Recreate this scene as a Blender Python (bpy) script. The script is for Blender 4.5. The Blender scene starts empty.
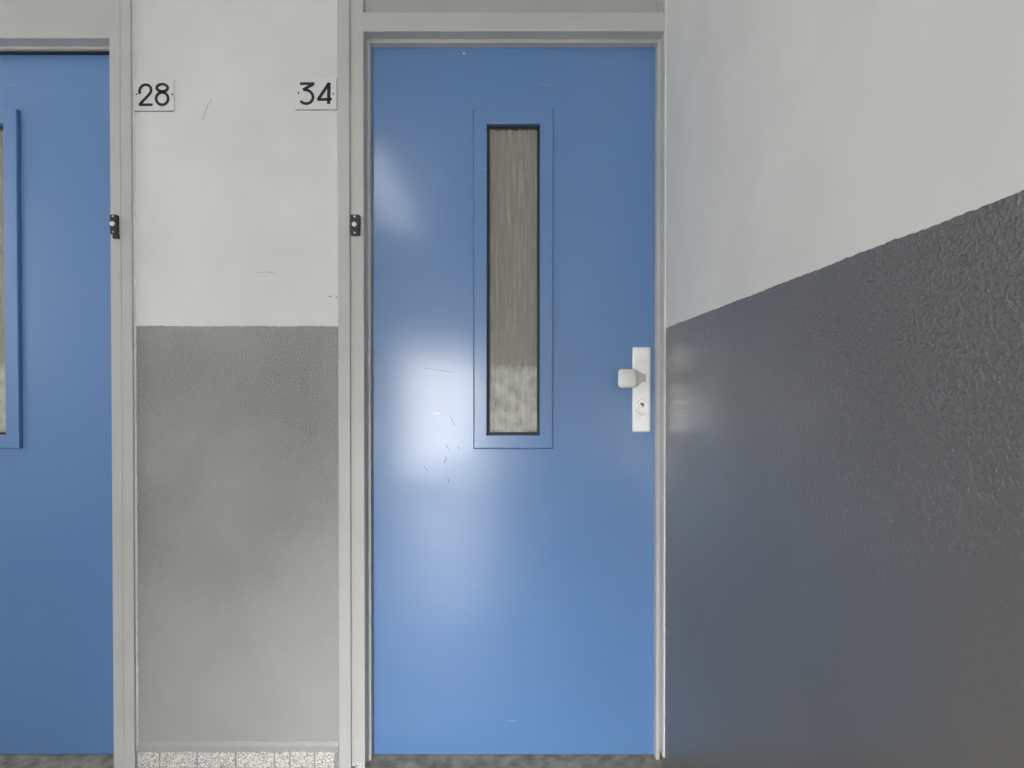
import bpy, bmesh, math, random
from mathutils import Vector
random.seed(7)
S = bpy.context.scene
COL = S.collection
# ------------------------------------------------------------------ camera
F = 512.0                      # focal length in pixels of the 1024 px wide frame
HC = 1.111
TH = math.radians(0.45)
SH = 1.0 + F * math.tan(TH)
cam_d = bpy.data.cameras.new('camera'); cam = bpy.data.objects.new('camera', cam_d); COL.objects.link(cam)
cam.location = (0, 0, HC); cam.rotation_euler = (math.pi / 2 - TH, 0, 0)
cam_d.sensor_width = 36; cam_d.lens = 18.0; cam_d.shift_y = SH / 1024.0
cam_d.clip_start = 0.02
S.camera = cam

def at(px, py, Y):
    """world X, Z of the photo point (px, py) on the vertical plane y = Y"""
    a = (px - 512) / F; b = -(py - 384 - SH) / F
    dy = math.cos(TH) + b * math.sin(TH); dz = -math.sin(TH) + b * math.cos(TH)
    t = Y / dy
    return a * t, HC + dz * t
def ax(px, Y, py=385): return at(px, py, Y)[0]
def az(py, Y): return at(512, py, Y)[1]

# ------------------------------------------------------------------ mesh helpers
class MB:
    def __init__(self): self.bm = bmesh.new(); self.mi = 0
    def _mark(self, faces):
        for f in faces: f.material_index = self.mi
    def box(self, x0, x1, y0, y1, z0, z1, bev=0.0, seg=2):
        vs = [self.bm.verts.new((x, y, z)) for x in (x0, x1) for y in (y0, y1) for z in (z0, z1)]
        idx = [(0,1,3,2),(4,6,7,5),(0,4,5,1),(2,3,7,6),(0,2,6,4),(1,5,7,3)]
        fs = [self.bm.faces.new([vs[i] for i in q]) for q in idx]
        self._mark(fs)
        if bev > 0:
            es = list({e for f in fs for e in f.edges})
            r = bmesh.ops.bevel(self.bm, geom=es, offset=bev, segments=seg, affect='EDGES', profile=0.5, clamp_overlap=True)
            self._mark(r['faces'])
        return self
    def prism(self, pts, y0, y1, bev=0.0, seg=2):
        """polygon pts (x,z) extruded from y0 (front) to y1"""
        a = [self.bm.verts.new((x, y0, z)) for x, z in pts]; b = [self.bm.verts.new((x, y1, z)) for x, z in pts]
        n = len(pts)
        front = self.bm.faces.new(a)
        fs = [front, self.bm.faces.new(b[::-1])]
        for i in range(n):
            fs.append(self.bm.faces.new([a[i], b[i], b[(i+1) % n], a[(i+1) % n]]))
        self._mark(fs)
        if bev > 0:
            r = bmesh.ops.bevel(self.bm, geom=list(front.edges), offset=bev, segments=seg, affect='EDGES', profile=0.5, clamp_overlap=True)
            self._mark(r['faces'])
        return self
    def ring(self, outer, inner, y0, y1, slope=0.0):
        """picture-frame ring of two equally long outlines; slope pulls the front outline in"""
        n = len(outer)
        def row(p, y): return [self.bm.verts.new((x, y, z)) for x, z in p]
        of, ob, f_in, ib = row(outer, y0), row(outer, y1), row(inner, y0), row(inner, y1)
        fs = []
        for i in range(n):
            j = (i + 1) % n
            fs += [self.bm.faces.new([of[i], of[j], f_in[j], f_in[i]]), self.bm.faces.new([ob[i], ib[i], ib[j], ob[j]]),
                   self.bm.faces.new([of[i], ob[i], ob[j], of[j]]), self.bm.faces.new([f_in[i], f_in[j], ib[j], ib[i]])]
        self._mark(fs)
        if slope > 0:
            es = [e for e in self.bm.edges if all(v in of or v in f_in for v in e.verts) and
                  not (any(v in of for v in e.verts) and any(v in f_in for v in e.verts))]
            r = bmesh.ops.bevel(self.bm, geom=es, offset=slope, segments=2, affect='EDGES', profile=0.5)
            self._mark(r['faces'])
        return self
    def stroke(self, pts, w, y0, y1, closed=False):
        n = len(pts); P = [Vector(p) for p in pts]; L = []; R = []
        for i in range(n):
            if closed: d0 = (P[i] - P[i-1]); d1 = (P[(i+1) % n] - P[i])
            else:
                d0 = P[i] - P[max(i-1, 0)] if i > 0 else P[1] - P[0]
                d1 = P[min(i+1, n-1)] - P[i] if i < n-1 else P[n-1] - P[n-2]
            d0.normalize(); d1.normalize(); t = (d0 + d1).normalized(); nr = Vector((-t.y, t.x))
            k = 1.0 / max(0.6, nr.dot(Vector((-d0.y, d0.x))))
            L.append(P[i] + nr * w / 2 * k); R.append(P[i] - nr * w / 2 * k)
        m = n if closed else n - 1
        mk = lambda p, y: self.bm.verts.new((p.x, y, p.y))
        lf = [mk(p, y0) for p in L]; rf = [mk(p, y0) for p in R]; lb = [mk(p, y1) for p in L]; rb = [mk(p, y1) for p in R]
        fs = []
        for i in range(m):
            j = (i + 1) % n
            fs += [self.bm.faces.new([lf[i], lf[j], rf[j], rf[i]]), self.bm.faces.new([lb[i], rb[i], rb[j], lb[j]]),
                   self.bm.faces.new([lf[i], lb[i], lb[j], lf[j]]), self.bm.faces.new([rf[i], rf[j], rb[j], rb[i]])]
        if not closed:
            fs += [self.bm.faces.new([lf[0], rf[0], rb[0], lb[0]]), self.bm.faces.new([lf[-1], lb[-1], rb[-1], rf[-1]])]
        self._mark(fs); return self
    def disc(self, cx, cz, r, y0, y1, n=24, bev=0.0):
        return self.prism([(cx + r * math.cos(2*math.pi*i/n), cz + r * math.sin(2*math.pi*i/n)) for i in range(n)], y0, y1, bev)
    def loft(self, rows):
        V = [[self.bm.verts.new(p) for p in r] for r in rows]; fs = []
        n = len(rows[0])
        for a, b in zip(V, V[1:]):
            for i in range(n):
                fs.append(self.bm.faces.new([a[i], a[(i+1) % n], b[(i+1) % n], b[i]]))
        fs += [self.bm.faces.new(V[0][::-1]), self.bm.faces.new(V[-1])]
        self._mark(fs); return self
    def build(self, name, mats, parent=None, smooth=False, kind=None):
        bmesh.ops.recalc_face_normals(self.bm, faces=self.bm.faces[:])
        me = bpy.data.meshes.new(name); self.bm.to_mesh(me); self.bm.free()
        for m in (mats if isinstance(mats, (list, tuple)) else [mats]): me.materials.append(m)
        o = bpy.data.objects.new(name, me); COL.objects.link(o)
        if parent: o.parent = parent
        if kind: o['kind'] = kind
        if smooth:
            for p in me.polygons: p.use_smooth = True
        return o
def rrect(x0, x1, z0, z1, r, n=5):
    pts = []
    for cx, cz, a0 in ((x1-r, z1-r, 0), (x0+r, z1-r, 90), (x0+r, z0+r, 180), (x1-r, z0+r, 270)):
        for i in range(n + 1):
            a = math.radians(a0 + 90 * i / n); pts.append((cx + r*math.cos(a), cz + r*math.sin(a)))
    return pts
def rect(x0, x1, z0, z1): return [(x0, z0), (x1, z0), (x1, z1), (x0, z1)]
def tag(o, label, cat, group=None, kind=None):
    o['label'] = label; o['category'] = cat
    if group: o['group'] = group
    if kind: o['kind'] = kind
    return o
def empty(name, loc=(0, 0, 0)):
    o = bpy.data.objects.new(name, None); o.empty_display_size = 0.1; o.location = loc; COL.objects.link(o); return o

# ------------------------------------------------------------------ materials
def newmat(name):
    m = bpy.data.materials.new(name); m.use_nodes = True; nt = m.node_tree
    return m, nt, nt.nodes, nt.links, nt.nodes['Principled BSDF']
def simple(name, col, rough=0.5, metal=0.0, spec=0.5, noise=0.0, nscale=20, bump=0.0, bscale=60, coat=0.0):
    m, nt, N, L, b = newmat(name)
    b.inputs['Base Color'].default_value = (*col, 1); b.inputs['Roughness'].default_value = rough
    b.inputs['Metallic'].default_value = metal; b.inputs['Specular IOR Level'].default_value = spec
    b.inputs['Coat Weight'].default_value = coat
    tc = N.new('ShaderNodeTexCoord')
    if noise:
        n = N.new('ShaderNodeTexNoise'); n.inputs['Scale'].default_value = nscale; n.inputs['Detail'].default_value = 4
        L.new(tc.outputs['Object'], n.inputs['Vector'])
        r = N.new('ShaderNodeValToRGB'); r.color_ramp.elements[0].position = .3; r.color_ramp.elements[1].position = .7
        r.color_ramp.elements[0].color = (*[c * (1 - noise) for c in col], 1); r.color_ramp.elements[1].color = (*[min(1, c * (1 + noise)) for c in col], 1)
        L.new(n.outputs['Fac'], r.inputs['Fac']); L.new(r.outputs['Color'], b.inputs['Base Color'])
    if bump:
        n2 = N.new('ShaderNodeTexNoise'); n2.inputs['Scale'].default_value = bscale; n2.inputs['Detail'].default_value = 3
        L.new(tc.outputs['Object'], n2.inputs['Vector'])
        bp = N.new('ShaderNodeBump'); bp.inputs['Strength'].default_value = bump; bp.inputs['Distance'].default_value = .001
        L.new(n2.outputs['Fac'], bp.inputs['Height']); L.new(bp.outputs['Normal'], b.inputs['Normal'])
    return m
def math_node(N, L, op, a, b=None, c=None, clamp=False):
    n = N.new('ShaderNodeMath'); n.operation = op; n.use_clamp = clamp
    for i, v in enumerate((a, b, c)):
        if v is None: continue
        if isinstance(v, (int, float)): n.inputs[i].default_value = v
        else: L.new(v, n.inputs[i])
    return n.outputs[0]

def two_tone(name, grey, white, edge0, slope, rough, stip, fade=(0.15, 0.75), gspec=0.5, low=0.12, scale=150, coat=0.0):
    """white plaster above, glossy stippled grey paint below the hand painted edge z = edge0 + slope*y"""
    m, nt, N, L, b = newmat(name)
    tc = N.new('ShaderNodeTexCoord'); P = tc.outputs['Object']
    sp = N.new('ShaderNodeSeparateXYZ'); L.new(P, sp.inputs[0])
    ne = N.new('ShaderNodeTexNoise'); ne.inputs['Scale'].default_value = 90; ne.inputs['Detail'].default_value = 3; L.new(P, ne.inputs['Vector'])
    ne2 = N.new('ShaderNodeTexNoise'); ne2.inputs['Scale'].default_value = 7; L.new(P, ne2.inputs['Vector'])
    wob = math_node(N, L, 'MULTIPLY_ADD', ne.outputs['Fac'], 0.005, edge0 - 0.0025 - 0.003)
    wob = math_node(N, L, 'MULTIPLY_ADD', ne2.outputs['Fac'], 0.006, wob)
    edge = math_node(N, L, 'MULTIPLY_ADD', sp.outputs['Y'], slope, wob)
    d = math_node(N, L, 'SUBTRACT', sp.outputs['Z'], edge)
    fac = math_node(N, L, 'MULTIPLY_ADD', d, 900.0, 0.5, clamp=True)          # 0 grey, 1 white
    # colour, with the faint dapple of old paint
    nd = N.new('ShaderNodeTexNoise'); nd.inputs['Scale'].default_value = 5; nd.inputs['Detail'].default_value = 5; L.new(P, nd.inputs['Vector'])
    dap = N.new('ShaderNodeMapRange'); dap.inputs[1].default_value = .3; dap.inputs[2].default_value = .7; dap.inputs[3].default_value = .95; dap.inputs[4].default_value = 1.04
    L.new(nd.outputs['Fac'], dap.inputs[0])
    mix = N.new('ShaderNodeMix'); mix.data_type = 'RGBA'; mix.inputs[6].default_value = (*grey, 1); mix.inputs[7].default_value = (*white, 1); L.new(fac, mix.inputs[0])
    mul = N.new('ShaderNodeMix'); mul.data_type = 'RGBA'; mul.blend_type = 'MULTIPLY'; mul.inputs[0].default_value = 1
    L.new(mix.outputs[2], mul.inputs[6]); L.new(dap.outputs[0], mul.inputs[7]); L.new(mul.outputs[2], b.inputs['Base Color'])
    mr = N.new('ShaderNodeMapRange'); mr.inputs[3].default_value = rough; mr.inputs[4].default_value = .6; L.new(fac, mr.inputs[0]); L.new(mr.outputs[0], b.inputs['Roughness'])
    ms = N.new('ShaderNodeMapRange'); ms.inputs[3].default_value = gspec; ms.inputs[4].default_value = .3; L.new(fac, ms.inputs[0]); L.new(ms.outputs[0], b.inputs['Specular IOR Level'])
    # stipple
    n1 = N.new('ShaderNodeTexNoise'); n1.inputs['Scale'].default_value = scale; n1.inputs['Detail'].default_value = 2; n1.inputs['Roughness'].default_value = .45; n1.inputs['Distortion'].default_value = .1; L.new(P, n1.inputs['Vector'])
    rp = N.new('ShaderNodeMapRange'); rp.interpolation_type = 'SMOOTHSTEP'; rp.inputs[1].default_value = .38; rp.inputs[2].default_value = .72; L.new(n1.outputs['Fac'], rp.inputs[0])
    fd = N.new('ShaderNodeMapRange'); fd.interpolation_type = 'SMOOTHSTEP'; fd.inputs[1].default_value = fade[0]; fd.inputs[2].default_value = fade[1]; fd.inputs[3].default_value = low; fd.inputs[4].default_value = 1; L.new(sp.outputs['Z'], fd.inputs[0])
    npt = N.new('ShaderNodeTexNoise'); npt.inputs['Scale'].default_value = 4; npt.inputs['Detail'].default_value = 3; L.new(P, npt.inputs['Vector'])
    pt = N.new('ShaderNodeMapRange'); pt.inputs[1].default_value = .3; pt.inputs[2].default_value = .65; pt.inputs[3].default_value = .35; pt.inputs[4].default_value = 1; L.new(npt.outputs['Fac'], pt.inputs[0])
    h = math_node(N, L, 'MULTIPLY', rp.outputs[0], fd.outputs[0]); h = math_node(N, L, 'MULTIPLY', h, pt.outputs[0])
    gm = math_node(N, L, 'SUBTRACT', 1.0, fac)
    h = math_node(N, L, 'MULTIPLY', h, gm); h = math_node(N, L, 'MULTIPLY', h, stip)
    n3 = N.new('ShaderNodeTexNoise'); n3.inputs['Scale'].default_value = 45; n3.inputs['Detail'].default_value = 3; L.new(P, n3.inputs['Vector'])
    h = math_node(N, L, 'MULTIPLY_ADD', n3.outputs['Fac'], .06, h)
    h = math_node(N, L, 'MULTIPLY_ADD', gm, .5, h)
    bp = N.new('ShaderNodeBump'); bp.inputs['Strength'].default_value = 1; bp.inputs['Distance'].default_value = .0016
    L.new(h, bp.inputs['Height']); L.new(bp.outputs['Normal'], b.inputs['Normal'])
    if coat:
        # the paint turns matt towards the bottom
        fc = N.new('ShaderNodeMapRange'); fc.interpolation_type = 'SMOOTHSTEP'; fc.inputs[1].default_value = .55; fc.inputs[2].default_value = 1.0; fc.inputs[3].default_value = .34; fc.inputs[4].default_value = 1; L.new(sp.outputs['Z'], fc.inputs[0])
        rz = N.new('ShaderNodeMapRange'); rz.inputs[1].default_value = 1; rz.inputs[2].default_value = 0; rz.inputs[3].default_value = rough; rz.inputs[4].default_value = .5; L.new(fc.outputs[0], rz.inputs[0]); L.new(rz.outputs[0], mr.inputs[3])
        cf = math_node(N, L, 'MULTIPLY', gm, coat); L.new(math_node(N, L, 'MULTIPLY', cf, fc.outputs[0]), b.inputs['Coat Weight']); b.inputs['Coat Roughness'].default_value = .11
        L.new(bp.outputs['Normal'], b.inputs['Coat Normal'])
    return m

def door_paint(name, col, rough=.2):
    m, nt, N, L, b = newmat(name)
    tc = N.new('ShaderNodeTexCoord'); P = tc.outputs['Object']
    # sparse paint chips
    v = N.new('ShaderNodeTexVoronoi'); v.inputs['Scale'].default_value = 14; L.new(P, v.inputs['Vector'])
    sc = N.new('ShaderNodeSeparateColor'); L.new(v.outputs['Color'], sc.inputs[0])
    near = math_node(N, L, 'LESS_THAN', v.outputs['Distance'], .045); pick = math_node(N, L, 'GREATER_THAN', sc.outputs[0], .9)
    chip = math_node(N, L, 'MULTIPLY', near, pick)
    # hairline scratches, mostly lying flat
    mp = N.new('ShaderNodeMapping'); mp.inputs['Scale'].default_value = (9, 9, 120); mp.inputs['Rotation'].default_value = (0, .12, 0); L.new(P, mp.inputs['Vector'])
    ns = N.new('ShaderNodeTexNoise'); ns.inputs['Scale'].default_value = 1; ns.inputs['Detail'].default_value = 2; L.new(mp.outputs[0], ns.inputs['Vector'])
    scr = N.new('ShaderNodeMapRange'); scr.inputs[1].default_value = .74; scr.inputs[2].default_value = .78; scr.inputs[3].default_value = 0; scr.inputs[4].default_value = .45; L.new(ns.outputs['Fac'], scr.inputs[0])
    mx = N.new('ShaderNodeMix'); mx.data_type = 'RGBA'; mx.inputs[6].default_value = (*col, 1); mx.inputs[7].default_value = (.7, .75, .8, 1); L.new(chip, mx.inputs[0])
    mx2 = N.new('ShaderNodeMix'); mx2.data_type = 'RGBA'; mx2.inputs[7].default_value = (.3, .42, .62, 1); L.new(scr.outputs[0], mx2.inputs[0]); L.new(mx.outputs[2], mx2.inputs[6])
    L.new(mx2.outputs[2], b.inputs['Base Color'])
    nr = N.new('ShaderNodeTexNoise'); nr.inputs['Scale'].default_value = 6; nr.inputs['Detail'].default_value = 4; L.new(P, nr.inputs['Vector'])
    rr = N.new('ShaderNodeMapRange'); rr.inputs[3].default_value = rough * .7; rr.inputs[4].default_value = rough * 1.3; L.new(nr.outputs['Fac'], rr.inputs[0]); L.new(rr.outputs[0], b.inputs['Roughness'])
    # brushed waviness
    mw = N.new('ShaderNodeMapping'); mw.inputs['Scale'].default_value = (1, 1, 1.4); L.new(P, mw.inputs['Vector'])
    w1 = N.new('ShaderNodeTexNoise'); w1.inputs['Scale'].default_value = 3.6; w1.inputs['Detail'].default_value = 1; L.new(mw.outputs[0], w1.inputs['Vector'])
    w2 = N.new('ShaderNodeTexNoise'); w2.inputs['Scale'].default_value = 170; w2.inputs['Detail'].default_value = 2; L.new(mw.outputs[0], w2.inputs['Vector'])
    h = math_node(N, L, 'MULTIPLY', w1.outputs['Fac'], 3.2); h = math_node(N, L, 'MULTIPLY_ADD', w2.outputs['Fac'], .055, h)
    bp = N.new('ShaderNodeBump'); bp.inputs['Strength'].default_value = .7; bp.inputs['Distance'].default_value = .001
    L.new(h, bp.inputs['Height']); L.new(bp.outputs['Normal'], b.inputs['Normal'])
    b.inputs['Specular IOR Level'].default_value = .5
    b.inputs['Coat Weight'].default_value = .9; b.inputs['Coat Roughness'].default_value = .19; b.inputs['Coat IOR'].default_value = 1.6
    L.new(bp.outputs['Normal'], b.inputs['Coat Normal'])
    return m

def dirty_glass(name):
    m, nt, N, L, b = newmat(name)
    tc = N.new('ShaderNodeTexCoord'); P = tc.outputs['Object']
    mp = N.new('ShaderNodeMapping'); mp.inputs['Scale'].default_value = (150, 150, 9); L.new(P, mp.inputs['Vector'])
    n = N.new('ShaderNodeTexNoise'); n.inputs['Scale'].default_value = 1; n.inputs['Detail'].default_value = 5; L.new(mp.outputs[0], n.inputs['Vector'])
    r = N.new('ShaderNodeValToRGB'); r.color_ramp.elements[0].position = .3; r.color_ramp.elements[1].position = .72
    r.color_ramp.elements[0].color = (.34, .32, .28, 1); r.color_ramp.elements[1].color = (.47, .445, .395, 1)
    L.new(n.outputs['Fac'], r.inputs['Fac'])
    b.inputs['Roughness'].default_value = .3
    # paler, blotchy tone on the lower part of the pane
    sp = N.new('ShaderNodeSeparateXYZ'); L.new(P, sp.inputs[0])
    nb = N.new('ShaderNodeTexNoise'); nb.inputs['Scale'].default_value = 26; nb.inputs['Detail'].default_value = 6; L.new(P, nb.inputs['Vector'])
    zz = math_node(N, L, 'MULTIPLY_ADD', nb.outputs['Fac'], .05, sp.outputs['Z'])
    lo = N.new('ShaderNodeMapRange'); lo.inputs[1].default_value = 1.201; lo.inputs[2].default_value = 1.181; L.new(zz, lo.inputs[0])
    rb = N.new('ShaderNodeValToRGB'); rb.color_ramp.elements[0].position = .3; rb.color_ramp.elements[1].position = .7
    rb.color_ramp.elements[0].color = (.42, .41, .37, 1); rb.color_ramp.elements[1].color = (.8, .79, .74, 1); L.new(nb.outputs['Fac'], rb.inputs['Fac'])
    mx = N.new('ShaderNodeMix'); mx.data_type = 'RGBA'; L.new(lo.outputs[0], mx.inputs[0]); L.new(r.outputs['Color'], mx.inputs[6]); L.new(rb.outputs['Color'], mx.inputs[7])
    L.new(mx.outputs[2], b.inputs['Base Color'])
    tr = N.new('ShaderNodeBsdfTransparent'); ms = N.new('ShaderNodeMixShader')
    f = N.new('ShaderNodeMapRange'); f.inputs[1].default_value = .3; f.inputs[2].default_value = .7; f.inputs[3].default_value = .34; f.inputs[4].default_value = .5; L.new(n.outputs['Fac'], f.inputs[0])
    L.new(f.outputs[0], ms.inputs[0]); L.new(tr.outputs[0], ms.inputs[1]); L.new(b.outputs[0], ms.inputs[2])
    L.new(ms.outputs[0], N['Material Output'].inputs[0])
    return m

def streaky(name, c0, c1, sx, sz, rough=.6):
    m, nt, N, L, b = newmat(name)
    tc = N.new('ShaderNodeTexCoord')
    mp = N.new('ShaderNodeMapping'); mp.inputs['Scale'].default_value = (sx, sx, sz); L.new(tc.outputs['Object'], mp.inputs['Vector'])
    n = N.new('ShaderNodeTexNoise'); n.inputs['Scale'].default_value = 1; n.inputs['Detail'].default_value = 6; L.new(mp.outputs[0], n.inputs['Vector'])
    r = N.new('ShaderNodeValToRGB'); r.color_ramp.elements[0].position = .3; r.color_ramp.elements[1].position = .7
    r.color_ramp.elements[0].color = (*c0, 1); r.color_ramp.elements[1].color = (*c1, 1)
    L.new(n.outputs['Fac'], r.inputs['Fac']); L.new(r.outputs['Color'], b.inputs['Base Color']); b.inputs['Roughness'].default_value = rough
    return m

def terrazzo(name, base, dark, scale=260, rough=.5):
    m, nt, N, L, b = newmat(name)
    tc = N.new('ShaderNodeTexCoord')
    v = N.new('ShaderNodeTexVoronoi'); v.inputs['Scale'].default_value = scale; L.new(tc.outputs['Object'], v.inputs['Vector'])
    sc = N.new('ShaderNodeSeparateColor'); L.new(v.outputs['Color'], sc.inputs[0])
    r = N.new('ShaderNodeValToRGB'); r.color_ramp.interpolation = 'CONSTANT'
    e = r.color_ramp.elements; e[0].color = (*dark, 1); e[0].position = 0; e[1].position = .22; e[1].color = (*[(a+c)/2 for a, c in zip(base, dark)], 1)
    x = e.new(.4); x.color = (*base, 1); x = e.new(.8); x.color = (*[min(1, c*1.2) for c in base], 1)
    L.new(sc.outputs[0], r.inputs['Fac']); L.new(r.outputs['Color'], b.inputs['Base Color']); b.inputs['Roughness'].default_value = rough
    return m

def glow(name, col, strength, clear=0.0):
    m, nt, N, L, b = newmat(name)
    e = N.new('ShaderNodeEmission'); e.inputs[0].default_value = (*col, 1); e.inputs[1].default_value = strength
    if clear:      # part of the daylight goes straight through the pane
        tr = N.new('ShaderNodeBsdfTransparent'); tr.inputs[0].default_value = (clear, clear, clear, 1)
        a = N.new('ShaderNodeAddShader'); L.new(e.outputs[0], a.inputs[0]); L.new(tr.outputs[0], a.inputs[1])
        L.new(a.outputs[0], N['Material Output'].inputs[0])
    else: L.new(e.outputs[0], N['Material Output'].inputs[0])
    return m

# ------------------------------------------------------------------ main planes
YD = 1.525          # door leaf front
YF = 1.470          # frame front
YL = 1.503          # door stop front
YW = 1.479          # plaster face of the wall with the doors
YB = 1.62           # back of that wall
XR = ax(665.3, YF)  # right wall face
XL = -3.3; YO = -2.3; CEIL = 2.75

z_mid = az(326.0, YW)
zc = az(328.3, YF)
t_near = XR; z_near = at(1024, 190, XR)[1]
slope = (zc - z_near) / (YF - XR)
WHITE = (.70, .70, .70)
M = {}
M['wall_b'] = two_tone('back_wall_paint', (.36, .36, .353), WHITE, z_mid, 0.0, .36, 2.4, fade=(.2, .8), low=.15, scale=200)  # grey lightened to carry part of the window sheen
M['wall_r'] = two_tone('right_wall_paint', (.142, .133, .120), (.75, .735, .705), zc - slope * YF, slope, .36, 1.15, fade=(.76, 1.12), low=.05, scale=215, coat=1.0)  # own darker grey, deepened further for the window sheen this wall misses
M['wall_o'] = simple('plain_plaster', WHITE, .7, noise=.04, nscale=4)
M['ceil'] = simple('ceiling_paint', (.55, .55, .54), .8, noise=.03, nscale=3)
M['floor'] = terrazzo('floor_terrazzo', (.36, .36, .35), (.12, .12, .12), 160, .45)
M['sill'] = simple('sill_stone', (.30, .265, .215), .7, noise=.4, nscale=28, bump=.6, bscale=120)
M['tile'] = terrazzo('skirting_terrazzo', (.68, .67, .64), (.14, .14, .135), 520, .45)
M['grout'] = simple('grout', (.3, .3, .29), .8, noise=.2, nscale=80)
M['frame'] = simple('frame_paint', (.50, .50, .485), .3, noise=.04, nscale=9, bump=.25, bscale=70)
M['frame2'] = simple('panel_paint', (.42, .42, .40), .4, noise=.03, nscale=6)
M['caulk'] = simple('caulk', (.72, .72, .7), .5, noise=.1, nscale=60, bump=.6, bscale=90)
M['blue'] = door_paint('blue_gloss_paint', (.1, .225, .48), .38)
M['gasket'] = simple('rubber_and_gap_black', (.015, .015, .016), .55, noise=.2, nscale=90)  # rubber of the pane gasket, also the black of the gap shade strips
M['glass'] = dirty_glass('dusty_glass')
M['board'] = streaky('brushed_board', (.36, .34, .295), (.46, .435, .385), 160, 8)
M['board2'] = streaky('pale_board', (.62, .61, .56), (.85, .84, .79), 28, 14)
M['alu'] = simple('satin_white_metal', (.95, .95, .94), .34, metal=.6, noise=.02, nscale=30)
M['alu2'] = simple('satin_knob_metal', (.84, .83, .80), .3, metal=.15, noise=.02, nscale=30)
M['chrome'] = simple('chrome', (.6, .6, .6), .2, metal=1.0, noise=.02, nscale=30)
M['slot'] = simple('key_slot', (.02, .02, .02), .5, noise=.1, nscale=30)
M['bell'] = simple('bell_plastic', (.022, .022, .023), .4, noise=.15, nscale=90)
M['button'] = simple('button_white', (.8, .8, .8), .35, noise=.02, nscale=60)
M['screw'] = simple('screw_steel', (.62, .62, .62), .3, metal=.6, noise=.1, nscale=200)
M['screw_d'] = simple('screw_dark', (.03, .03, .03), .5, noise=.1, nscale=200)
M['plate'] = simple('number_plate_white', (.69, .695, .69), .35, noise=.02, nscale=20)
M['shadow_grey'] = simple('shadow_line_grey', (.11, .11, .11), .7, noise=.2, nscale=200)  # shadow line under the number plates, also two screw heads
M['digit'] = simple('digit_black', (.012, .013, .014), .45, noise=.2, nscale=80)
M['scratch'] = simple('scratch_dark', (.05, .07, .1), .9, spec=0.0, noise=.2, nscale=200)
M['scuff'] = simple('scuff_grey', (.42, .42, .41), .7, noise=.2, nscale=90)
M['pane'] = glow('daylit_frosted_glass', (1.0, 1.0, .98), 22.0, .45)
M['fill_pane2'] = glow('fill_glow_dim', (1.0, 1.0, .98), 1.0)  # weak glow of the added window opposite the left door
M['fill_pane3'] = glow('fill_glow_end', (1.0, 1.0, .98), 9.0)  # glow of the added end window that fills in the right wall
M['lamp'] = glow('lamp_diffuser', (1.0, .98, .95), 24.0)
M['dark'] = simple('dark_void', (.03, .03, .03), .9, noise=.1, nscale=5)

# ------------------------------------------------------------------ frame and door x positions
# door beside number 34 (door_1)
A0, A1 = ax(338.2, YF), ax(350.0, YF)          # outer strip of left post
B0, B1 = ax(353.0, YF), ax(364.2, YF)          # inner strip of left post
ST1 = ax(370.6, YL)                            # edge of the left stop
LX0, LX1 = ax(372.4, YD), ax(655.3, YD)        # leaf
SR0 = ax(656.6, YL)                            # edge of right stop
RJ0 = ax(663.3, YF)                            # right post front
DZ1 = az(45.6, YD); DZ0 = az(754.6, YD)        # leaf top/bottom
HR0, HR1 = az(31.2, YF), az(12.0, YF)          # head rail bottom/top
HST = az(42.6, YL)                             # head stop lower edge
TOP = 2.62
# left door
LPX0, LPX1 = ax(111.3, 1.467), ax(132.2, 1.467)
OFF = ax(20.5, YD) - ax(552.4, YD)             # x offset of the left door against door_1
LZ = az(52.2, YD) - DZ1

# ------------------------------------------------------------------ setting: walls
w = MB()
w.box(LPX1 - .004, A0 + .004, YW, YB, 0, TOP + .001)                               # pier with the numbers
w.box(XL, XR + .1, YW, YB, TOP, CEIL)                                          # over the frames
w.box(XL, LX0 + OFF - .10, YW, YB, 0, TOP + .001)                                  # left of the left door
# painted cement lip above the skirting
zl0, zl1 = az(751.0, YW), az(741.5, YW)
xs = [LPX1 + .004 + i * (A0 - LPX1 - .008) / 40 for i in range(41)]
rows = []
for i, x in enumerate(xs):
    e = random.uniform(-.0012, .0012); ht = zl1 + random.uniform(-.0012, .0012)
    rows.append([(x, YW + .01, zl0 - .001), (x, YW - .0045 + e * .5, zl0 + e), (x, YW - .0045 + e * .4, zl0 + .6 * (ht - zl0)), (x, YW - .001, ht), (x, YW + .01, ht + .001)])
w.loft(rows)
o = w.build('wall_back', M['wall_b'])
tag(o, 'back wall pier between the two blue doors, white above light grey paint', 'wall', kind='structure')
wall_back = o
# scuffs on the white plaster
def scuff(pts, wd, mat='scuff'):
    q = [at(x, y, YW) for x, y in pts]
    s = MB().stroke(q, wd, YW - .0003, YW + .0003).build('scuff_mark', M[mat], wall_back)
scuff([(212, 99), (208, 105), (205, 112), (203, 120)], .002)
scuff([(257, 272.5), (266, 272), (274, 272.6)], .0018)
scuff([(329, 296.3), (331, 296.3)], .003, 'screw_d'); scuff([(336, 297.3), (337.2, 297.3)], .003, 'screw_d')

w = MB().box(XR, XR + .12, YO - .1, YB, 0, CEIL)
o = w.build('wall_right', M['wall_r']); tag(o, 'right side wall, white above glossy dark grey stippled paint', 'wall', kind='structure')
wall_right = o
UY0, UY1, UZ0, UZ1 = -.05, 1.38, 1.0, 2.5
w = MB().box(XL - .12, XL, YO - .1, UY0, 0, CEIL).box(XL - .12, XL, UY1, YB, 0, CEIL).box(XL - .12, XL, UY0, UY1, 0, UZ0).box(XL - .12, XL, UY0, UY1, UZ1, CEIL)
o = w.build('wall_left', M['wall_o']); tag(o, 'plain white far left end wall of the corridor', 'wall', kind='structure')
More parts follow.
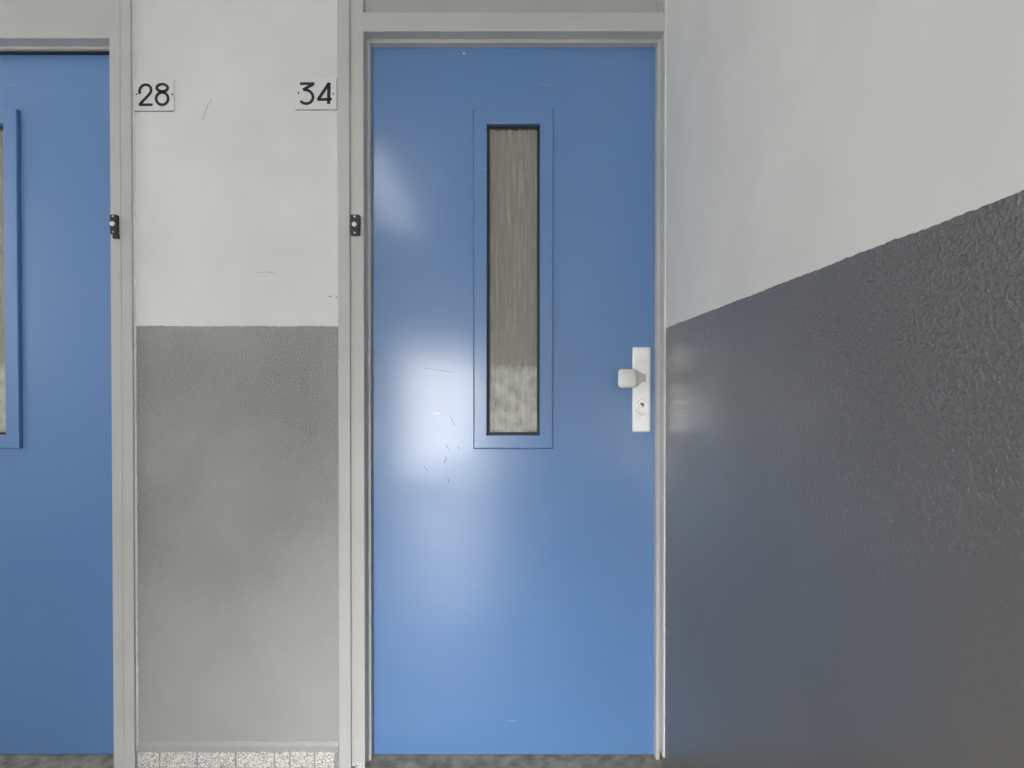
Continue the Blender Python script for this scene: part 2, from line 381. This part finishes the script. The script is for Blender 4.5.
# opposite wall with a window opening
WX0, WX1, WZ0, WZ1 = -1.15, -.30, .14, 1.47
VX0, VX1 = -3.0, -1.9
w = MB()
w.box(XL, VX0, YO - .12, YO, 0, CEIL); w.box(VX1, WX0, YO - .12, YO, 0, CEIL); w.box(WX1, XR, YO - .12, YO, 0, CEIL)
w.box(VX0, VX1, YO - .12, YO, 0, 1.55); w.box(VX0, VX1, YO - .12, YO, 2.55, CEIL)
w.box(WX0, WX1, YO - .12, YO, 0, WZ0); w.box(WX0, WX1, YO - .12, YO, WZ1, CEIL)
o = w.build('wall_front', M['wall_o']); tag(o, 'plain white wall opposite the doors holding the windows', 'wall', kind='structure')
o = MB().box(XL - .1, XR + .1, YO - .1, YB, -.1, -.002).build('floor', M['floor']); tag(o, 'grey terrazzo corridor floor', 'floor', kind='structure')
o = MB().box(XL - .1, XR + .1, YO - .1, YB, CEIL, CEIL + .1).build('ceiling', M['ceil']); tag(o, 'white corridor ceiling', 'ceiling', kind='structure')

def window(name, x0, x1, z0, z1, nx, nz, label, pane='pane'):
    r = empty(name, ((x0+x1)/2, YO, z0)); tag(r, label, 'window', kind='structure')
    y0, y1 = YO - .09, YO - .03
    f = MB(); t = .035
    L = lambda v: v - r.location.x
    f.ring(rect(L(x0), L(x1), 0, z1-z0), rect(L(x0+t), L(x1-t), t, z1-z0-t), y0 - YO, y1 - YO)
    for i in range(1, nz):
        z = (z1-z0) * i / nz; f.box(L(x0+t), L(x1-t), y0+.01-YO, y1-.005-YO, z - .022, z + .022)
    for i in range(1, nx):
        x = L(x0 + (x1-x0) * i / nx); f.box(x - .018, x + .018, y0+.01-YO, y1-.005-YO, t, z1-z0-t)
    f.build('window_frame', M['frame'], r)
    MB().box(L(x0+.01), L(x1-.01), -.07, -.062, .01, z1-z0-.01).build('frosted_pane', M[pane], r)
    return r
window('window_1', WX0, WX1, WZ0, WZ1, 1, 3, 'frosted three-pane window opposite the right-hand blue door')
window('fill_window_2', VX0, VX1, 1.55, 2.55, 2, 1, 'added fill-light window with two glowing panes opposite the left-hand blue door', 'fill_pane2')  # made-up window, added to raise the general light

w3 = window('fill_window_3', -(UY1 - UY0) / 2, (UY1 - UY0) / 2, UZ0, UZ1, 3, 1, 'added fill-light window with three glowing panes in the far left end wall', 'fill_pane3')  # made-up window, added to throw side light on the right wall
w3.location = (XL, (UY0 + UY1) / 2, UZ0); w3.rotation_euler = (0, 0, -math.pi / 2)
# low sun through the window opposite
sun_d = bpy.data.lights.new('sun', 'SUN'); sun_d.energy = 85; sun_d.angle = math.radians(26); sun_d.color = (1, .98, .95)
sun = bpy.data.objects.new('sun', sun_d); COL.objects.link(sun)
sun.rotation_euler = Vector((.17, 1.0, -.31)).to_track_quat('-Z', 'Y').to_euler()
# ceiling lamp
t = empty('ceiling_light', (-1.05, -1.25, CEIL)); tag(t, 'long white fluorescent batten on the corridor ceiling', 'lamp')
MB().box(-.105, .105, -.8, .8, -.03, 0, .006).build('housing', M['frame'], t)
MB().loft([[(x * .09, y, -.03 - .045 * math.sqrt(max(0, 1 - x * x)) ) for x in [math.cos(math.pi * i / 12) for i in range(13)]] for y in (-.77, .77)]).build('diffuser', M['lamp'], t)

# ------------------------------------------------------------------ door frames
def frame34():
    r = empty('trim_1'); tag(r, 'light grey painted frame around the blue door beside number 34', 'door frame', kind='structure')
    p = MB(); zb = az(763, YF)
    p.box(A0, A1, YF, YB, .004, TOP, .0012); p.box(A1 - .001, B0 + .001, YF + .008, YB, .004, TOP)
    p.box(B0, B1, YF, YB, zb, TOP, .0012)
    p.build('left_post', M['frame'], r)
    p = MB(); p.box(B0 + .001, B1 - .0012, YF + .002, YB - .02, 0.0, zb, .002).build('post_foot', M['tile'], r)
    p = MB(); p.box(RJ0, XR + .002, YF, YB, az(757, YF), TOP, .0012); p.build('right_post', M['frame'], r)
    p = MB().box(B1 - .001, RJ0 + .001, YF, YB, HR0, HR1, .0015); p.build('head_rail', M['frame'], r)
    # stops behind the leaf line: left, right, head
    p = MB()
    p.box(B1 - .002, ST1, YL, YB, az(761, YL), HR0 + .001, .0015); p.build('left_stop', M['frame'], r)
    p = MB(); p.box(SR0, RJ0 + .002, YL, YB, az(760, YL), HR0 + .001, .0015); p.build('right_stop', M['frame'], r)
    p = MB(); p.box(ST1 - .001, SR0 + .001, YL, YB, HST, HR0 + .001, .0015); p.build('head_stop', M['frame'], r)
    MB().box(ST1 - .001, LX0 + .0002, YD - .006, YD + .02, DZ0, DZ1 + .004).build('gap_shade', M['gasket'], r)  # black strip standing in for the shade in the gap beside the leaf
    p = MB(); p.box(B1 - .001, RJ0 - .012, YF + .018, YB, HR1 - .001, TOP); p.box(RJ0 - .013, RJ0 + .001, YF + .010, YB, HR1 - .001, TOP)
    p.build('transom_panel', M['frame2'], r)
    # rough caulk bead along the right wall
    rows = []; n = 160; z0, z1 = az(757, YF), TOP
    for i in range(n + 1):
        z = z0 + (z1 - z0) * i / n; k = .0035 + random.uniform(-.0009, .0012)
        rows.append([(XR + .003, YF - .0002, z), (XR - .0030, YF - .0008 - random.uniform(0, .0006), z), (XR - .0006, YF - k, z), (XR + .003, YF - k * 1.1, z)])
    MB().loft(rows).build('caulk_bead', M['caulk'], r)
    return r
frame34()

def frame28():
    YG = 1.467
    r = empty('trim_2'); tag(r, 'light grey painted frame around the left blue door beside number 28', 'door frame', kind='structure')
    hx = (LPX0 + LPX1) / 2
    opl = LX0 + OFF - .012                                # opening left
    h0, h1 = az(38.2, YG), az(20.5, YG); hs = az(48.9, YL)
    p = MB(); p.box(LPX0, hx, YG, YB, .004, TOP, .0012); p.box(hx - .001, LPX1, YG + .0012, YB, .004, TOP, .0012); p.build('right_post', M['frame'], r)
    p = MB(); p.box(opl - .085, opl, YG, YB, .004, TOP, .0012); p.build('left_post', M['frame'], r)
    MB().box(opl - .001, LPX0 + .001, YG, YB, h0, h1, .0015).build('head_rail', M['frame'], r)
    MB().box(opl - .001, LPX0 + .001, YL, YB, hs, h0 + .001, .0015).build('head_stop', M['frame'], r)
    MB().box(LX1 + OFF + .004, LPX0 + .002, YL, YB, .01, h0 + .001, .0015).build('right_stop', M['frame'], r)
    MB().box(opl - .001, opl + .009, YL, YB, .01, h0 + .001, .0015).build('left_stop', M['frame'], r)
    MB().box(opl + .008, LPX0 + .002, YD - .012, YD + .02, az(52.4, YD - .012), hs + .006).build('gap_shade', M['gasket'], r)  # black strip painting the shadow under the head stop
    MB().box(opl - .001, LPX0 + .001, YG + .004, YB, h1 - .001, TOP).build('transom_panel', M['frame'], r)
    rows = []; n = 160; z0, z1 = .05, TOP
    for i in range(n + 1):
        z = z0 + (z1 - z0) * i / n; k = .004 + random.uniform(-.0008, .001)
        rows.append([(LPX1 - .002, YW + .001, z), (LPX1 - .001, YW - .004, z), (LPX1 + k * .5, YW - .0025, z), (LPX1 + k, YW + .001, z)])
    MB().loft(rows).build('caulk_bead', M['caulk'], r)
    return r
frame28()

# ------------------------------------------------------------------ doors
GX0, GX1, GZ0, GZ1 = ax(474.2, YD), ax(552.4, YD), az(448.0, YD), az(110.5, YD)      # bead outline at the leaf
YG_ = YD - .011
JX0, JX1, JZ0, JZ1 = ax(487.0, YG_), ax(539.8, YG_), az(435.2, YG_), az(123.6, YG_)  # bead opening
def make_door(name, label, dz=0.0, mirror=False, splits=None):
    r = empty(name, ((LX0 + LX1) / 2, YD, 0)); tag(r, label, 'door', kind='structure')
    cx = r.location.x
    X = lambda v: (v - cx) * (-1 if mirror else 1)
    def rc(x0, x1, z0, z1): a, b = sorted((X(x0), X(x1))); return a, b, z0, z1
    g = .0016
    a, b, z0, z1 = rc(LX0, LX1, DZ0, DZ1 + dz)
    lf = MB(); lf.ring(rect(a, b, z0, z1), rect(*rc(GX0 - g, GX1 + g, GZ0 - g, GZ1 + g)), 0, .042, .0012)
    lf.build('leaf', M['blue'], r)
    bd = MB(); bd.ring(rect(*rc(GX0, GX1, GZ0, GZ1)), rect(*rc(JX0, JX1, JZ0, JZ1)), -.011, .022, .0022)
    bd.build('glazing_bead', M['blue'], r)
    q = .0075
    gk = MB(); gk.ring(rect(*rc(JX0 - .001, JX1 + .001, JZ0 - .001, JZ1 + .001)), rect(*rc(JX0 + q, JX1 - q, JZ0 + q, JZ1 - q)), .004, .02)
    gk.build('gasket', M['gasket'], r)
    a, b, z0, z1 = rc(JX0 + q - .002, JX1 - q + .002, JZ0 + q - .002, JZ1 - q + .002)
    MB().box(a, b, .008, .012, z0, z1).build('glass_pane', M['glass'], r)
    zs = az(366, YD)
    MB().box(a, b, .026, .034, zs, z1).build('backing_board', M['board'], r)
    MB().box(a, b, .026, .034, z0, zs - .0005).build('backing_board', M['board2'], r)
    xx = sorted((X(ax(489.5, YD)), X(ax(501, YD))))
    MB().box(xx[0], xx[1], .018, .026, az(367.5, YD), az(362, YD), .001).build('backing_clip', M['board2'], r)
    xx = sorted((X(ax(489.2, YD)), X(ax(491.2, YD))))
    MB().box(xx[0], xx[1], .018, .026, z0, az(367.5, YD), .0005).build('backing_strip', M['board2'], r)
    # lock plate with knob and cylinder
    yp = -.009
    px0, px1, pz0, pz1 = ax(633.6, YD + yp), ax(650.2, YD + yp), az(431.4, YD + yp), az(347.6, YD + yp)
    a, b, z0, z1 = rc(px0 - .003, px1 + .002, pz0 - .003, pz1 + .002)
    pl = MB(); pl.box(a, b, yp, .0, z0, z1, .004, 2)
    pl = pl.build('lock_plate', M['alu'], r)
    kn = MB()
    def sec(c0, c1, za, zb, y, rr):
        aa, bb = sorted((X(c0), X(c1)))
        return [(x, y, z) for x, z in rrect(aa, bb, za, zb, rr, 4)]
    def K(pxa, pxb, pya, pyb, y): Y = YD + y; return ax(pxa, Y), ax(pxb, Y), az(pyb, Y), az(pya, Y)
    rows = []
    for (pa, pb, qa, qb, y, rr) in ((641.2, 645.8, 374.2, 382.0, yp + .001, .002), (640.8, 645.8, 374.2, 382.0, -.016, .002), (639.2, 645.2, 374.0, 382.0, -.021, .003),
                                    (636.0, 643.0, 373.6, 382.4, -.026, .005), (628.0, 639.6, 370.6, 386.2, -.031, .010), (619.5, 638.2, 369.2, 387.6, -.036, .011),
                                    (617.9, 637.6, 368.9, 388.0, -.043, .011), (618.0, 637.0, 369.0, 387.8, -.048, .0105), (618.8, 636.2, 369.8, 387.0, -.0505, .010), (620.4, 634.6, 371.4, 385.6, -.0515, .009)):
        rows.append(sec(*K(pa, pb, qa, qb, y), y, rr))
    kn = kn.loft(rows).build('knob', M['alu2'], pl, smooth=True)
    ys = yp - .0015
    x0, x1, z0, z1 = K(637.2, 646.9, 399.4, 415.0, ys); a, b = sorted((X(x0), X(x1)))
    cy = MB(); cy.ring(rrect(a, b, z0, z1, (b-a)/2 - .0002, 8), rrect(a + .0022, b - .0022, z0 + .0022, z1 - .0022, (b-a)/2 - .0025, 8), ys, yp + .001)
    cy.build('cylinder_rose', M['chrome'], pl)
    c_x = X(ax(642.1, YD + yp)); c_z = az(404.6, YD + yp)
    MB().disc(c_x, c_z, .0088, yp - .0008, yp + .001, 24, .0004).build('lock_cylinder', M['chrome'], pl)
    MB().box(c_x - .005, c_x + .003, yp - .0012, yp + .0005, c_z - .0005, c_z + .0035, .0004).box(c_x - .0014, c_x + .0014, yp - .0012, yp + .0005, c_z - .0055, c_z, .0004).build('keyhole', M['slot'], pl)
    return r
d1 = make_door('door_1', 'blue gloss door with narrow dusty window and white knob, right of number 34')
for pts, wd_ in (([(446, 444.5), (448.5, 449)], .0018), ([(458, 447), (459.5, 449)], .0016), ([(444, 463), (447, 457)], .0016), ([(448, 478), (449, 483)], .0016), ([(424, 466), (428, 471)], .0016),
                 ([(450, 415), (454.5, 426)], .0011), ([(424, 368), (452, 372)], .0009)):
    q = [at(x, y, YD) for x, y in pts]; q = [(x - d1.location.x, z) for x, z in q]
    MB().stroke(q, wd_, -.0007, .0003).build('scratch_mark', M['scratch'], d1)
d2 = make_door('door_2', 'blue gloss door cut off by the left picture edge, left of number 28', dz=LZ, mirror=True)
d2.location.x += OFF

# door thresholds
for nm, x0, x1, lab in (('trim_3', B1 - .001, RJ0 + .02, 'worn brown-grey stone threshold under the right-hand blue door'),
                        ('trim_4', LX0 + OFF - .012, LPX0 + .002, 'worn brown-grey stone threshold under the left blue door')):
    z = .0025
    o = MB().box(x0, x1, YF - .03, YB, -.005, z, .003).build(nm, M['sill']); tag(o, lab, 'threshold', kind='structure')
# blocking behind the doors
for nm, x0, x1, lab in (('wall_behind_right', A0, XR + .1, 'dark room side behind the right-hand blue door'), ('wall_behind_left', XL, LPX1, 'dark room side behind the left blue door')):
    pass

# ------------------------------------------------------------------ terrazzo skirting
b = MB(); zt = az(751.3, YW); yk = YW - .002
joints = [134.5, 157.2, 195.2, 234.2, 273.0, 288.5, 313.3, 334.0]
for i in range(len(joints) - 1):
    g = .0022 if i not in (4,) else .0012
    b.box(ax(joints[i], yk) + .0022, ax(joints[i+1], yk) - .0022, yk, YW + .001, .0, zt - random.uniform(0, .002), .0008)
b.mi = 1; b.box(ax(134, yk), ax(337.5, yk), yk + .0014, YW + .002, 0, zt - .002)
o = b.build('baseboard_back', [M['tile'], M['grout']]); tag(o, 'speckled terrazzo skirting tiles under the grey wall between the doors', 'baseboard', kind='structure')

# ------------------------------------------------------------------ number plates
def plate(label, rc_px, off, strokes, screws, edge=-.002):
    x0, x1, y0, y1 = rc_px; Yp = YW - .003
    r = empty('number_plate', (ax((x0+x1)/2, Yp), YW, az(y1, Yp))); tag(r, label, 'house number', 'door number plates')
    cx, cy, cz = r.location
    W = lambda u, v, Y=Yp: (lambda q: (q[0] - cx, q[1] - cz))(at(off[0] + u / 17.067, off[1] + v / 17.067, Y))
    a = ax(x0, Yp) - cx; b_ = ax(x1, Yp) - cx
    MB().box(a, b_, -.003, .0, 0, az(y0, Yp) - cz, .0006).build('plate', M['plate'], r)
    MB().box(a + .0008, b_ + edge, -.0018, .0, -.0013, az(y0, Yp) - cz - .001).build('shadow_grey', M['shadow_grey'], r)  # dark strip peeping out below the plate, painted as its shadow line
    for nm_, grp in strokes:
        m = MB()
        for pts, wd, closed in grp:
            m.stroke([W(*p) for p in pts], 1.22 * wd / 17.067 * Yp / F, -.0038, -.0028, closed)
        m.build('digit', M['digit'], r)
    for (u, v, rad, mt) in screws:
        q = W(u, v); MB().disc(q[0], q[1], rad, -.0042, -.0028, 12, .0003).build('screw', M[mt], r)
def ell(cx, cy, rx, ry, n=28): return [(cx + rx*math.cos(2*math.pi*i/n), cy + ry*math.sin(2*math.pi*i/n)) for i in range(n)]
two = [([(240, 374), (230, 330), (243, 280), (275, 238), (330, 216), (385, 226), (420, 262), (430, 310), (418, 352), (385, 398), (320, 465), (240, 550)], 36, False), ([(222, 560), (455, 560)], 36, False)]
eight = [(ell(620, 272, 92, 62), 38, True), (ell(618, 455, 102, 106), 38, True)]
three = [([(240, 200), (484, 200)], 36, False), ([(468, 205), (290, 308)], 40, False), ([(300, 304), (355, 308), (410, 332), (448, 375), (464, 425), (452, 480), (415, 522), (360, 542), (300, 534), (247, 498)], 38, False)]
four = [([(738, 188), (548, 472)], 42, False), ([(535, 472), (782, 464)], 38, False), ([(735, 182), (728, 545)], 46, False)]
plate('white plate with black number 28, beside the left door frame', (133.8, 175.4, 79.2, 110.6), (126, 72), [('d', two), ('d', eight)], [(185, 378, .0022, 'screw_d'), (790, 383, .0028, 'shadow_grey')])
plate('white plate with black number 34, beside the right-hand door frame', (295.8, 337.4, 77.8, 109.4), (286, 72), [('d', three), ('d', four)], [(213, 357, .0026, 'screw_d'), (805, 375, .0022, 'shadow_grey')], .0008)

# ------------------------------------------------------------------ door bells
def bell(label, px0, px1, py0, py1, Yb, nub=False):
    dp = .011; Y1 = Yb - dp
    x0, x1, z0, z1 = ax(px0, Y1), ax(px1, Y1), az(py1, Y1), az(py0, Y1)
    r = empty('doorbell', ((x0+x1)/2, Yb, z0)); tag(r, label, 'doorbell', 'doorbells on the door frames')
    cx = r.location.x; h = z1 - z0; wd = (x1 - x0) / 2
    MB().prism(rrect(-wd, wd, 0, h, .004, 4), -dp, 0, .0018).build('housing', M['bell'], r, smooth=False)
    MB().disc(-.001, h * .52,   .0068, -dp - .0035, -dp + .001, 24, .0012).build('push_button', M['button'], r)
    for k in (.12, .9):
        MB().disc(-.0005, h * k, .0028, -dp - .0008, -dp + .001, 12, .0003).build('screw', M['screw'], r)
    if nub:
        MB().box(wd - .014, wd + .0015, -.009, 0, -.011, .002, .001).build('black_nub', M['bell'], r)  # small black block under the lower right of the housing
bell('small black doorbell with white button on the frame beside number 34', 350.4, 359.8, 214.3, 235.2, YF)
bell('small black doorbell with white button and black nub below, beside number 28', 110.4, 117.6, 214.2, 234.2, 1.4682, True)

# ------------------------------------------------------------------ world and view
wd = bpy.data.worlds.new('world'); S.world = wd; wd.use_nodes = True
wd.node_tree.nodes['Background'].inputs[0].default_value = (.8, .9, 1, 1); wd.node_tree.nodes['Background'].inputs[1].default_value = 1.0
S.view_settings.view_transform = 'Standard'; S.view_settings.look = 'None'; S.view_settings.gamma = 1; S.view_settings.use_curve_mapping = False
S.view_settings.exposure = -1.1
S.cycles.use_denoising = True
S.cycles.max_bounces = 10; S.cycles.diffuse_bounces = 6
